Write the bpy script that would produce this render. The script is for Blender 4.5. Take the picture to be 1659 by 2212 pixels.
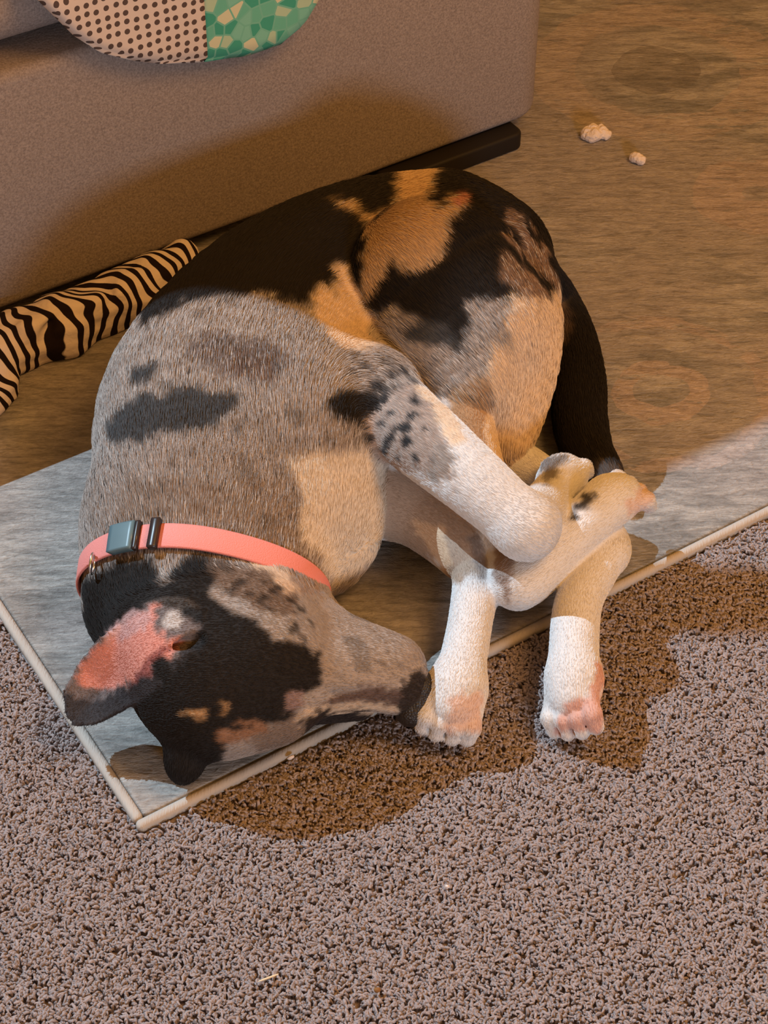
import bpy, math, random
import numpy as np
from mathutils import Vector, Matrix
random.seed(4); rng = np.random.default_rng(7)
D = bpy.data
for o in list(D.objects): D.objects.remove(o)
SC = bpy.context.scene; COL = SC.collection

# ------------------------------------------------------------------ camera
F = 3880.0; W, Hh = 1659, 2212; S = math.sqrt(.5); CH = 1.8*S
cam_d = D.cameras.new('camera'); cam = D.objects.new('camera', cam_d); COL.objects.link(cam)
cam.location = (0, -CH, CH); cam.rotation_euler = (math.radians(45), 0, 0)
cam_d.sensor_fit = 'VERTICAL'; cam_d.sensor_height = 24; cam_d.lens = 24*F/Hh
cam_d.clip_start = .05; SC.camera = cam

def G(px, py, z=0.0):
    "point at height z seen at photo position px, py"
    x = (px-829.5)/F; y = -(py-1106)/F
    dz = S*y-S; t = (z-CH)/dz
    return np.array([x*t, -CH+(S*y+S)*t, z])
def proj(P):
    P = np.asarray(P); x = P[..., 0]; y = P[..., 1]+CH; z = P[..., 2]-CH
    fw = (y-z)*S; up = (y+z)*S
    return 829.5+F*x/fw, 1106-F*up/fw

# ------------------------------------------------------------------ world, light, exposure
wd = D.worlds.new('world'); SC.world = wd; wd.use_nodes = True
bg = wd.node_tree.nodes['Background']; bg.inputs[0].default_value = (1, .46, .10, 1); bg.inputs[1].default_value = .42
def light(name, kind, loc, target, energy, color, size=.1, size_y=None):
    l = D.lights.new(name, kind); o = D.objects.new(name, l); COL.objects.link(o)
    o.location = loc; l.energy = energy; l.color = color
    if kind == 'AREA':
        l.size = size
        if size_y: l.shape = 'RECTANGLE'; l.size_y = size_y
    else: l.shadow_soft_size = size
    o.rotation_euler = (Vector(target)-Vector(loc)).to_track_quat('-Z', 'Y').to_euler()
    return o
LK = np.array([.29, .04, 0])+4.0*np.array([-.82, .37, 1])
light('hall_ceiling_light', 'POINT', LK, (0, 0, 0), 1350, (.58, .82, 1), .005)
light('table_lamp_glow', 'AREA', (1.0, -.5, 2.1), (0, .1, 0), 28, (1, .48, .13), .8)
light('television_glow', 'AREA', (.9, -2.6, .85), (-.1, .4, .1), 25, (.78, .88, 1), .5, .35)
SC.view_settings.view_transform = 'Standard'; SC.view_settings.look = 'None'
SC.view_settings.gamma = 1; SC.view_settings.use_curve_mapping = False; SC.view_settings.exposure = 0.0

# ------------------------------------------------------------------ helpers
def tag(o, label=None, cat=None, group=None, kind=None):
    if label: o['label'] = label
    if cat: o['category'] = cat
    if group: o['group'] = group
    if kind: o['kind'] = kind
    return o
def empty(name, loc=(0, 0, 0)):
    o = D.objects.new(name, None); COL.objects.link(o); o.location = loc; o.empty_display_size = .05
    return o
def mesh(name, V, Fc, mat, parent=None, smooth=True):
    me = D.meshes.new(name); V = np.asarray(V, dtype=float)
    if parent is not None: V = V-np.array(root_loc(parent))
    me.from_pydata(V.tolist(), [], [tuple(int(i) for i in f) for f in Fc]); me.update()
    if smooth: me.polygons.foreach_set('use_smooth', [True]*len(me.polygons))
    if mat: me.materials.append(mat)
    o = D.objects.new(name, me); COL.objects.link(o)
    if parent is not None: o.parent = parent
    return o
def root_loc(p):
    v = Vector((0, 0, 0))
    while p is not None: v += p.location; p = p.parent
    return v
def quads_mesh(name, V, Q, mat, parent=None):
    "fast path for big quad meshes"
    V = np.asarray(V, dtype=np.float32)
    if parent is not None: V = V-np.array(root_loc(parent), dtype=np.float32)
    me = D.meshes.new(name); me.vertices.add(len(V)); me.vertices.foreach_set('co', V.ravel())
    me.loops.add(len(Q)*4); me.loops.foreach_set('vertex_index', Q.ravel().astype(np.int32))
    me.polygons.add(len(Q)); me.polygons.foreach_set('loop_start', np.arange(0, len(Q)*4, 4, dtype=np.int32))
    me.polygons.foreach_set('use_smooth', np.ones(len(Q), dtype=bool))
    me.update(calc_edges=True); me.validate()
    if mat: me.materials.append(mat)
    o = D.objects.new(name, me); COL.objects.link(o)
    if parent is not None: o.parent = parent
    return o
def rounded_slab(name, u0, u1, y0, y1, z0, z1, r, frame, mat, parent=None, rz=.012, puff=0.0):
    "box with rounded plan corners (radius r) and rounded top and bottom rims; frame maps (u, y, z) to world"
    prof = []; n = 5
    for i in range(n+1): a = math.pi/2*i/n; prof.append((rz*(1-math.sin(a)), z0+rz*(1-math.cos(a))))
    for i in range(n+1): a = math.pi/2*i/n; prof.append((rz*(1-math.cos(a)), z1-rz*(1-math.sin(a))))
    out = []; m = 8
    for cx, cy, a0 in ((u1-r, y1-r, 0), (u0+r, y1-r, 90), (u0+r, y0+r, 180), (u1-r, y0+r, 270)):
        for i in range(m+1):
            a = math.radians(a0+90*i/m); out.append((cx, cy, math.cos(a), math.sin(a)))
    V = []; Fc = []; N = len(out)
    for ins, z in prof:
        for cx, cy, c, s_ in out:
            rr = max(r-ins, .0005); V.append(frame(cx+c*rr, cy+s_*rr, z))
    for k in range(len(prof)-1):
        for i in range(N): j = (i+1) % N; Fc.append((k*N+i, k*N+j, (k+1)*N+j, (k+1)*N+i))
    Fc.append(tuple(range(N-1, -1, -1))); Fc.append(tuple((len(prof)-1)*N+i for i in range(N)))
    return mesh(name, V, Fc, mat, parent)

class NT:
    def __init__(s, name, rough=.8, spec=.3):
        s.m = D.materials.new(name); s.m.use_nodes = True; s.t = s.m.node_tree
        s.b = s.t.nodes['Principled BSDF']; s.b.inputs['Roughness'].default_value = rough
        s.b.inputs['Specular IOR Level'].default_value = spec
    def n(s, ty, **kw):
        x = s.t.nodes.new(ty)
        for k, v in kw.items():
            if k in x.inputs.keys(): 
                if isinstance(v, bpy.types.NodeSocket): s.t.links.new(v, x.inputs[k])
                else: x.inputs[k].default_value = v
            else: setattr(x, k, v)
        return x
    def l(s, a, b): s.t.links.new(a, b)
    def coord(s, scale=(1, 1, 1), rot=(0, 0, 0), loc=(0, 0, 0), kind='Object'):
        c = s.n('ShaderNodeTexCoord'); m = s.n('ShaderNodeMapping')
        m.inputs['Scale'].default_value = scale; m.inputs['Rotation'].default_value = rot; m.inputs['Location'].default_value = loc
        s.l(c.outputs[kind], m.inputs[0]); return m.outputs[0]
    def noise(s, v, scale, detail=3, rough=.5, dist=0):
        return s.n('ShaderNodeTexNoise', Vector=v, Scale=scale, Detail=detail, Roughness=rough, Distortion=dist).outputs['Fac']
    def ramp(s, fac, stops, interp='LINEAR'):
        r = s.n('ShaderNodeValToRGB'); s.l(fac, r.inputs[0]); cr = r.color_ramp; cr.interpolation = interp
        while len(cr.elements) < len(stops): cr.elements.new(.5)
        for e, (p, c) in zip(cr.elements, stops): e.position = p; e.color = (*c, 1) if len(c) == 3 else c
        return r.outputs[0]
    def mix(s, fac, a, b, mode='MIX'):
        x = s.n('ShaderNodeMix', data_type='RGBA', blend_type=mode)
        for sock, v in ((x.inputs[0], fac), (x.inputs[6], a), (x.inputs[7], b)):
            if isinstance(v, bpy.types.NodeSocket): s.l(v, sock)
            elif isinstance(v, (tuple, list)): sock.default_value = (*v, 1)[:4]
            else: sock.default_value = v
        return x.outputs[2]
    def math(s, op, a, b=0.0, c=0.0):
        x = s.n('ShaderNodeMath', operation=op)
        for i, v in enumerate((a, b, c)):
            if isinstance(v, bpy.types.NodeSocket): s.l(v, x.inputs[i])
            else: x.inputs[i].default_value = v
        return x.outputs[0]
    def bump(s, h, dist, strength=1.0):
        b = s.n('ShaderNodeBump', Height=h, Distance=dist, Strength=strength); s.l(b.outputs[0], s.b.inputs['Normal'])
    def color(s, v):
        if isinstance(v, bpy.types.NodeSocket): s.l(v, s.b.inputs['Base Color'])
        else: s.b.inputs['Base Color'].default_value = (*v, 1)
        return s

# ------------------------------------------------------------------ implicit modelling: smooth blends of round cones
def seg_dist(P, a, b, ra, rb):
    ab = b-a; L = float(ab@ab)
    if L < 1e-12: return np.linalg.norm(P-a, axis=-1)-ra
    t = np.clip(((P-a)@ab)/L, 0, 1)
    return np.linalg.norm(P-a-t[..., None]*ab, axis=-1)-(ra+(rb-ra)*t)
def smin(a, b, k):
    if k <= 0: return np.minimum(a, b)
    h = np.maximum(k-np.abs(a-b), 0)/k
    return np.minimum(a, b)-h*h*k*.25
class Field:
    def __init__(s, lo, hi, h):
        s.h = h; s.lo = np.array(lo, dtype=float); s.n = np.ceil((np.array(hi)-s.lo)/h).astype(int)+1
        s.F = np.full(s.n, .08, dtype=np.float32)
    def region(s, lo, hi):
        a = np.clip(np.floor((lo-s.lo)/s.h).astype(int), 0, s.n); b = np.clip(np.ceil((hi-s.lo)/s.h).astype(int)+1, 0, s.n)
        sl = tuple(slice(i, j) for i, j in zip(a, b))
        ax = [s.lo[i]+s.h*np.arange(a[i], b[i]) for i in range(3)]
        return sl, np.stack(np.meshgrid(*ax, indexing='ij'), -1)
    def add(s, a, b, ra, rb, k, sub=False):
        m = max(ra, rb)+k+.012
        sl, P = s.region(np.minimum(a, b)-m, np.maximum(a, b)+m)
        if P.size == 0: return
        d = seg_dist(P, a, b, ra, rb)
        s.F[sl] = -smin(-s.F[sl], d, k) if sub else smin(s.F[sl], d, k)
    def add_chain(s, segs, k):
        m = max(max(x[2], x[3]) for x in segs)+k+.012
        A_ = np.array([x[0] for x in segs]+[segs[-1][1]])
        lo = A_.min(0)-m; hi = A_.max(0)+m; sl, _ = s.region(lo, hi); off = np.array([q_.start for q_ in sl])
        T = np.full(s.F[sl].shape, .08, dtype=np.float32)
        for a, b, ra, rb in segs:
            mm = max(ra, rb)+k+.012; s2, P = s.region(np.minimum(a, b)-mm, np.maximum(a, b)+mm)
            if P.size == 0: continue
            s3 = tuple(slice(q_.start-o_, q_.stop-o_) for q_, o_ in zip(s2, off))
            T[s3] = np.minimum(T[s3], seg_dist(P, a, b, ra, rb))
        s.F[sl] = smin(s.F[sl], T, k)
    def merge(s, o, k): s.F = smin(s.F, o.F, k)
def surface_nets(Fd, lo, h):
    Fd = Fd.copy(); Fd[0] = Fd[-1] = .05; Fd[:, 0] = Fd[:, -1] = .05; Fd[:, :, 0] = Fd[:, :, -1] = .05
    ins = Fd < 0
    nx, ny, nz = Fd.shape
    cnt = np.zeros((nx-1, ny-1, nz-1), dtype=np.int8)
    for i in (0, 1):
        for j in (0, 1):
            for k in (0, 1): cnt += ins[i:nx-1+i, j:ny-1+j, k:nz-1+k]
    act = np.argwhere((cnt > 0) & (cnt < 8)); del cnt
    idx = -np.ones((nx-1, ny-1, nz-1), dtype=np.int32); idx[tuple(act.T)] = np.arange(len(act))
    C = [(i, j, k) for i in (0, 1) for j in (0, 1) for k in (0, 1)]
    vals = {c: Fd[act[:, 0]+c[0], act[:, 1]+c[1], act[:, 2]+c[2]] for c in C}
    acc = np.zeros((len(act), 3)); n = np.zeros(len(act))
    for a in C:
        for ax in range(3):
            if a[ax]: continue
            b = tuple(1 if q == ax else a[q] for q in range(3))
            va, vb = vals[a], vals[b]; m = (va < 0) != (vb < 0)
            t = np.where(m, va/np.where(m, va-vb, 1), 0)
            p = np.array(a, dtype=float)[None]+t[:, None]*(np.array(b)-np.array(a))[None]
            acc[m] += p[m]; n[m] += 1
    V = lo+(act+acc/n[:, None])*h
    Q = []
    for ax in range(3):
        sa = [slice(None)]*3; sb = [slice(None)]*3; sa[ax] = slice(0, -1); sb[ax] = slice(1, None)
        A, B = ins[tuple(sa)], ins[tuple(sb)]
        E = np.argwhere(A != B); flip = A[tuple(E.T)]
        u, v = (ax+1) % 3, (ax+2) % 3
        du = np.zeros(3, int); du[u] = 1; dv = np.zeros(3, int); dv[v] = 1
        q = np.stack([idx[tuple((E-du-dv).T)], idx[tuple((E-dv).T)], idx[tuple(E.T)], idx[tuple((E-du).T)]], 1)
        q[~flip] = q[~flip][:, ::-1]; Q.append(q)
    return V, np.concatenate(Q)
def vnormals(V, Q):
    n = np.cross(V[Q[:, 2]]-V[Q[:, 0]], V[Q[:, 3]]-V[Q[:, 1]]); N = np.zeros_like(V)
    for i in range(4): np.add.at(N, Q[:, i], n)
    return N/np.maximum(np.linalg.norm(N, axis=1, keepdims=True), 1e-12)
def inpoly(x, y, poly):
    r = np.zeros(x.shape, bool); n = len(poly)
    for i in range(n):
        x1, y1 = poly[i]; x2, y2 = poly[(i+1) % n]
        if y1 == y2: continue
        c = ((y1 > y) != (y2 > y)) & (x < (x2-x1)*(y-y1)/(y2-y1)+x1); r ^= c
    return r
def smooth_noise(P, freq, seed):
    "cheap sum-of-sines noise in -1..1"
    r = np.random.default_rng(seed); out = np.zeros(len(P))
    for i in range(7):
        d = r.normal(size=3); d /= np.linalg.norm(d); out += np.sin(P@d*freq*(0.7+.25*i)+r.uniform(0, 6.28))
    return out/7*1.8

# ------------------------------------------------------------------ room: carpet, rug
TH = math.radians(32.6); U = np.array([math.cos(TH), math.sin(TH)]); N_ = np.array([U[1], -U[0]])   # along the sofa, out of its front
c = NT('carpet', .95, .1)
co = c.coord()
v = c.n('ShaderNodeTexVoronoi', Vector=co, Scale=260.0)
n1 = c.noise(co, 120, 4, .6, 1.0); n2 = c.noise(co, 9, 3)
c.color(c.mix(c.ramp(n2, [(.35, (0, 0, 0)), (.65, (1, 1, 1))]), (.34, .28, .27), (.38, .31, .30)))
c.bump(c.math('ADD', n1, v.outputs['Distance']), .004, .8)
M_carpet = c.m
ruga = G(300, 1790, .012)[:2]
fl = mesh('floor', [(-3, -3, 0), (3, -3, 0), (3, 3.2, 0), (-3, 3.2, 0)], [(0, 1, 2, 3)], M_carpet); tag(fl, kind='structure')

def hair_curves(name, roots, pts, radii, colors, mat, parent=None):
    N, K = pts.shape[:2]
    hc = D.hair_curves.new(name); hc.add_curves([K]*N)
    if parent is not None: pts = pts-np.array(root_loc(parent))
    hc.points.foreach_set('position', pts.astype(np.float32).ravel())
    ra = hc.attributes.get('radius') or hc.attributes.new('radius', 'FLOAT', 'POINT')
    ra.data.foreach_set('value', radii.astype(np.float32).ravel())
    at = hc.attributes.new('coat', 'FLOAT_COLOR', 'POINT')
    cc = np.ones((N, K, 4), dtype=np.float32); cc[..., :3] = colors[:, None, :]; at.data.foreach_set('color', cc.ravel())
    hc.materials.append(mat); o = D.objects.new(name, hc); COL.objects.link(o)
    if parent is not None: o.parent = parent
    return o
fm = NT('carpet_fibre', .95, .05); a_ = fm.n('ShaderNodeAttribute', attribute_name='coat'); fm.color(a_.outputs['Color'])
def carpet_pile():
    "twisted tufts of the frieze carpet in front of the rug"
    n = 640000
    x = rng.uniform(-.95, 1.0, n); y = rng.uniform(-.95, .50, n)
    r = (np.stack([x, y], 1)-ruga); a = r@U; b = r@(-N_)
    keep = ~((a > -.003) & (b > -.004))
    x, y = x[keep], y[keep]; n = len(x); K = 5
    ph = rng.uniform(0, 6.28, n); lean = rng.normal(0, .0022, (n, 2)); hgt = rng.uniform(.0050, .0072, n)+.0012*smooth_noise(np.stack([x, y, x*0], 1), 420, 77); cr = rng.uniform(.0003, .0012, n)
    t = np.linspace(0, 1, K); pts = np.zeros((n, K, 3))
    for k in range(K):
        w = ph+t[k]*5.5
        pts[:, k, 0] = x+lean[:, 0]*t[k]**1.3*1.5+np.cos(w)*cr*t[k]; pts[:, k, 1] = y+lean[:, 1]*t[k]**1.3*1.5+np.sin(w)*cr*t[k]; pts[:, k, 2] = hgt*np.sin(t[k]*2.0)/.91
    base = np.array([.34, .285, .28])*rng.uniform(.85, 1.12, (n, 1)); dk = smooth_noise(np.stack([x, y*1.3, x*0], 1), 900, 78) > 1.0; base[dk] *= .5
    rad = np.tile(np.array([.0009, .0012, .0013, .0012, .0008]), (n, 1))*rng.uniform(.6, 1.15, (n, 1))
    o = hair_curves('carpet_pile', None, pts, rad, base, fm.m)
    tag(o, 'short twisted beige brown carpet pile covering the floor beside the rug', 'carpet pile', kind='stuff')
carpet_pile()

def sofa_frame(u, y, z):   # u along the front, y inwards from the front face, z up
    d = -.455; return (U[0]*u+N_[0]*(d-y), U[1]*u+N_[1]*(d-y), z)
def rug_frame(a, b, z): p = ruga+U*a-N_*b; return (p[0], p[1], z)
r = NT('rug_wool', .95, .1)
rot = (0, 0, -TH)
cs = r.coord((1, 1, 1), rot)
st = r.coord((1.0, 3.2, 1), (0, 0, math.radians(-8)))
fine = r.noise(r.coord((1, 2.6, 1), (0, 0, math.radians(-18))), 150, 4, .6, .6)
big = r.noise(st, 7, 5, .6, .5); big2 = r.noise(r.coord((1, 1, 1)), 3.2, 3, .55, .8)
colA = r.ramp(big, [(.34, (.225, .22, .21)), (.46, (.27, .26, .25)), (.54, (.38, .36, .34)), (.72, (.43, .40, .38))])
colB = r.mix(r.ramp(big2, [(.42, (0, 0, 0)), (.58, (1, 1, 1))]), colA, (.335, .305, .29))
# distressed ring medallion to the right of the dog
def ring(cx, cy, rad, wd_, k):
    m = r.coord((1, 1, 1), (0, 0, 0), (ruga[0]-cx, ruga[1]-cy, 0))
    dst = r.n('ShaderNodeVectorMath', operation='LENGTH'); r.l(m, dst.inputs[0])
    wob = r.noise(m, 18, 2)
    dd = r.math('ABSOLUTE', r.math('SUBTRACT', r.math('ADD', dst.outputs['Value'], r.math('MULTIPLY', wob, .03)), rad+.015))
    return r.math('MULTIPLY', r.math('LESS_THAN', dd, wd_), r.math('GREATER_THAN', r.noise(st, 26, 4, .6), .5-k))
g0 = G(1430, 845, .012); g1 = G(1420, 150, .012); g2 = G(1640, 420, .012)
colC = r.mix(r.math('MULTIPLY', ring(g0[0], g0[1], .042, .012, .12), .75), colB, (.44, .36, .32))
colC = r.mix(r.math('MULTIPLY', ring(g0[0], g0[1], .115, .010, .06), .7), colC, (.42, .35, .32))
colC = r.mix(r.math('MULTIPLY', ring(g1[0], g1[1], .0, .06, .12), .55), colC, (.20, .18, .16))
colC = r.mix(r.math('MULTIPLY', ring(g1[0], g1[1], .14, .03, .10), .6), colC, (.43, .36, .32))
colC = r.mix(r.math('MULTIPLY', ring(g2[0], g2[1], .05, .03, .1), .5), colC, (.44, .35, .31))
strk = r.noise(r.coord((1.0, 4.5, 1), (0, 0, math.radians(-24))), 34, 5, .68, .5)
colD = r.mix(.8, colC, r.ramp(strk, [(.36, (.62, .62, .62)), (.5, (1, 1, 1)), (.66, (1.28, 1.27, 1.25))]), 'MULTIPLY')
r.color(r.mix(.35, colD, r.ramp(fine, [(.3, (.45, .45, .45)), (.6, (1.25, 1.25, 1.25))]), 'MULTIPLY'))
r.bump(r.math('ADD', fine, strk), .003, .8)
M_rug = r.m
bd = NT('rug_binding', .9, .1); cb = bd.coord((1, 1, 1), rot)
bd.color(bd.mix(bd.noise(cb, 60, 3), (.45, .40, .36), (.52, .47, .42))); bd.bump(bd.noise(bd.coord((6, 1, 1), rot), 120, 2), .002, .5)
rug = empty('area_rug', rug_frame(0, 0, 0))
tag(rug, 'distressed grey and beige area rug under the sleeping dog and sofa', 'rug')
rounded_slab('rug_field', .010, 2.4, .010, 1.5, .0005, .012, .004, rug_frame, M_rug, rug, rz=.003)
def bind(name, a0, a1, b0, b1): rounded_slab(name, a0, a1, b0, b1, .0005, .0125, .0045, rug_frame, bd.m, rug, rz=.0045)
bind('binding', 0, 2.4, 0, .0098); bind('binding', 0, .0098, .0098, 1.5)

# ------------------------------------------------------------------ unseen slabs added behind the sofa, their top edges shaped for the rug's shadow line
pw = NT('blocker_paint', .9, .2); pw.color((.55, .47, .38)); pw.bump(pw.noise(pw.coord(), 90, 3), .001)
zt = 2.6; kk = (4-zt)/4
def up(px, py, q=None):
    P = G(px, py) if q is None else np.array(q); p = LK+(P-LK)*kk; return p[:2]
c0 = up(0, 0, (.15, -.05, 0)); cl = up(0, 935); dl = cl-c0; dl /= np.linalg.norm(dl)
cl = c0+dl*2.6; cr2 = c0+U*2.6; bk = -N_*.12
def blocker_slab(name, a, b, th):
    P = [a, b, b+th, a+th]; V = [(p[0], p[1], z) for z in (0, zt) for p in P]
    o = mesh(name, V, [(0, 1, 2, 3), (7, 6, 5, 4), (0, 4, 5, 1), (1, 5, 6, 2), (2, 6, 7, 3), (3, 7, 4, 0)], pw.m, smooth=False); tag(o, kind='structure')
blocker_slab('shade_blocker_back', c0, cr2, bk)
pn = np.array([-dl[1], dl[0]]); pn = pn if pn[1] > 0 else -pn; blocker_slab('shade_blocker_left', c0, cl, pn*.12)
# unseen bar added overhead only to shade a strip of carpet at the right
b0 = up(1420, 1350); b1 = up(1760, 1335); bt = up(1420, 1290)-b0
Vb = [(p[0], p[1], z) for z in (zt-.02, zt+.02) for p in (b0, b1, b1+bt, b0+bt)]
tag(mesh('shade_bar_1', Vb, [(3, 2, 1, 0), (4, 5, 6, 7), (0, 1, 5, 4), (1, 2, 6, 5), (2, 3, 7, 6), (3, 0, 4, 7)], pw.m, smooth=False), kind='structure')

# ------------------------------------------------------------------ sofa
sf = NT('sofa_microfibre', .85, .15); cs_ = sf.coord()
sf.color(sf.mix(sf.ramp(sf.noise(cs_, 420, 3, .75), [(.36, (0, 0, 0)), (.62, (1, 1, 1))]), (.21, .175, .168), (.345, .295, .282))); sf.bump(sf.noise(cs_, 260, 4), .0012, .6)
dkw = NT('dark_wood', .6, .3); dkw.color((.012, .009, .008))
sofa = empty('sofa', sofa_frame(-.45, .45, 0)); tag(sofa, 'grey brown upholstered sofa with a plain front panel standing on the rug', 'sofa')
rounded_slab('base', -1.5, .536, 0, .88, .037, .316, .05, sofa_frame, sf.m, sofa, rz=.012)
rounded_slab('seat_cushion', -1.5, .50, .018, .70, .329, .402, .05, sofa_frame, sf.m, sofa, rz=.035)
rounded_slab('backrest', -1.5, .50, .66, .88, .402, .76, .06, sofa_frame, sf.m, sofa, rz=.05)
for u0 in (.285, -1.42): rounded_slab('leg', u0, u0+.20, -.020, .07, .0125, .0365, .012, sofa_frame, dkw.m, sofa, rz=.004)

# ------------------------------------------------------------------ quilt hanging over the sofa front
q = NT('dotted_cotton', .9, .15)
gc = q.coord((95, 95, 95), kind='UV')
def dots(m, gc):
    vo = m.n('ShaderNodeTexVoronoi', Vector=gc, Scale=1.0, Randomness=.22, voronoi_dimensions='2D'); return m.math('LESS_THAN', vo.outputs['Distance'], .29)
q.color(q.mix(dots(q, gc), (.66, .56, .52), (.10, .07, .065)))
q2 = NT('green_mosaic_cotton', .9, .15)
vo = q2.n('ShaderNodeTexVoronoi', Vector=q2.coord((48, 48, 48), kind='UV'), Scale=1.5, Randomness=.8, voronoi_dimensions='2D')
sepc = q2.n('ShaderNodeSeparateColor'); q2.l(vo.outputs['Color'], sepc.inputs[0])
vo2 = q2.n('ShaderNodeTexVoronoi', Vector=q2.coord((48, 48, 48), kind='UV'), Scale=1.5, Randomness=.8, voronoi_dimensions='2D', feature='DISTANCE_TO_EDGE')
cg = q2.ramp(sepc.outputs[0], [(0, (.06, .34, .25)), (.3, (.14, .45, .34)), (.55, (.20, .50, .40)), (.75, (.42, .56, .40)), (.92, (.60, .60, .42))], 'CONSTANT')
q2.color(q2.mix(q2.math('LESS_THAN', vo2.outputs['Distance'], .07), cg, (.17, .46, .36)))
BOT = [(-.128, .43), (-.118, .395), (-.085, .345), (-.059, .318), (-.025, .298), (.006, .284), (.059, .270), (.105, .262), (.149, .262), (.175, .275), (.192, .297), (.203, .33), (.208, .37)]
def zb(u): return float(np.interp(u, [p[0] for p in BOT], [p[1] for p in BOT]))
def quilt():
    root = empty('quilt', sofa_frame(.04, .02, .41)); tag(root, 'patchwork quilt with dotted and green panels hanging over the sofa edge', 'quilt')
    def panel(name, ua, ub, m):
        nu = 40; nt = 44; V = []; UV = []
        us = np.linspace(ua, ub, nu)
        for side in (0, 1):
            for u in us:
                zbv = zb(u); total = (.418-zbv)+.30
                for j in range(nt):
                    s_ = total*j/(nt-1); hang = .418-zbv; rr = .03
                    e = min(s_, (u-(-.130)) if u < .04 else (.210-u)); thick = .011*math.sqrt(max(0, min(1, e/.014)*(2-min(1, e/.014))))
                    if s_ < hang-rr: z = zbv+s_; y = -.016; nrm = (-1, 0)
                    elif s_ < hang-rr+rr*1.57: a = (s_-(hang-rr))/rr; z = .418-rr+rr*math.sin(a); y = -.016+rr*(1-math.cos(a)); nrm = (-math.cos(a), math.sin(a))
                    else: z = .418; y = -.016+rr+(s_-(hang-rr+rr*1.57)); nrm = (0, 1)
                    w = .004*math.sin(u*40)*math.sin(z*21)
                    k = (thick+w*.5)*(1 if side == 0 else -1)-(0 if side == 0 else 0)
                    V.append(sofa_frame(u, y+nrm[0]*k, z+nrm[1]*k)); UV.append((u, zbv+s_))
        Fc = []; M = nu*nt
        for i in range(nu-1):
            for j in range(nt-1):
                a, b, c_, d = i*nt+j, (i+1)*nt+j, (i+1)*nt+j+1, i*nt+j+1
                Fc.append((a, b, c_, d)); Fc.append((M+d, M+c_, M+b, M+a))
        for i in range(nu-1): Fc.append((M+i*nt, M+(i+1)*nt, (i+1)*nt, i*nt)); a = i*nt+nt-1; b = a+nt; Fc.append((a, b, M+b, M+a))
        for j in range(nt-1): Fc.append((j, j+1, M+j+1, M+j)); a = (nu-1)*nt+j; Fc.append((a+1, a, M+a, M+a+1))
        o = mesh(name, V, Fc, m, root); uv = o.data.uv_layers.new(name='UVMap'); UV = UV
        for lp in o.data.loops: uv.data[lp.index].uv = UV[lp.vertex_index]
        return o
    panel('dotted_panel', -.128, .0555, q.m)['label'] = 'pale pink panel with dark dots'
    panel('green_panel', .0555, .208, q2.m)['label'] = 'green mosaic panel'
quilt()

# ------------------------------------------------------------------ zebra-striped cloth under the sofa edge
zm = NT('zebra_print', .9, .15)
zc = zm.coord((1, 1, 1), (0, 0, math.radians(-62))); zn = zm.noise(zm.coord(), 11, 2, .5)
zx = zm.n('ShaderNodeSeparateXYZ'); zm.l(zc, zx.inputs[0])
wv = zm.math('SINE', zm.math('ADD', zm.math('MULTIPLY', zx.outputs[0], 430.0), zm.math('MULTIPLY', zn, 32.0)))
zm.color(zm.ramp(zm.math('ADD', zm.math('MULTIPLY', wv, .5), .5), [(.40, (.012, .006, .005)), (.50, (.72, .62, .55))]))
zm.bump(zm.noise(zm.coord(), 55, 3), .006, .6)
def zebra():
    lo = np.array([-.62, .02, -.01]); f = Field(lo, (-.17, .50, .12), .003)
    path = [(-150, 860, .033, .032), (-60, 800, .035, .034), (40, 735, .034, .031), (130, 705, .036, .034), (200, 672, .032, .029), (270, 640, .035, .031), (335, 600, .036, .027), (395, 560, .036, .022)]
    path = [(G(p, y, z), r_) for p, y, z, r_ in path]
    for (a, ra), (b, rb) in zip(path, path[1:]): f.add(a, b, ra, rb, .012)
    for a, b, r_ in (((-40, 760, .045), (10, 835, .025), .017), ((10, 835, .022), (-30, 900, .02), .014), ((60, 720, .055), (250, 640, .055), .014), ((300, 610, .052), (330, 650, .04), .012)):
        f.add(G(*a), G(*b), r_, r_*.9, .010)
    for a, b in (((110, 735, .068), (135, 680, .068)), ((150, 700, .066), (330, 628, .064)), ((70, 770, .05), (110, 700, .06)), ((250, 680, .055), (230, 610, .07)), ((30, 800, .05), (20, 730, .07))):
        f.add(G(*a), G(*b), .006, .005, .012, sub=True)
    sl, P = f.region(f.lo, f.lo+f.n*f.h); sh = f.F.shape
    f.F += (.0022*smooth_noise(P.reshape(-1, 3), 160, 3)).reshape(sh).astype(np.float32)
    f.F = np.maximum(f.F, (.0125-P[..., 2])).astype(np.float32)
    V, Q = surface_nets(f.F, f.lo, f.h)
    o = quads_mesh('zebra_cloth', V, Q, zm.m); tag(o, 'crumpled black and cream zebra striped cloth tucked under the sofa edge', 'cloth')
zebra()

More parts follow.
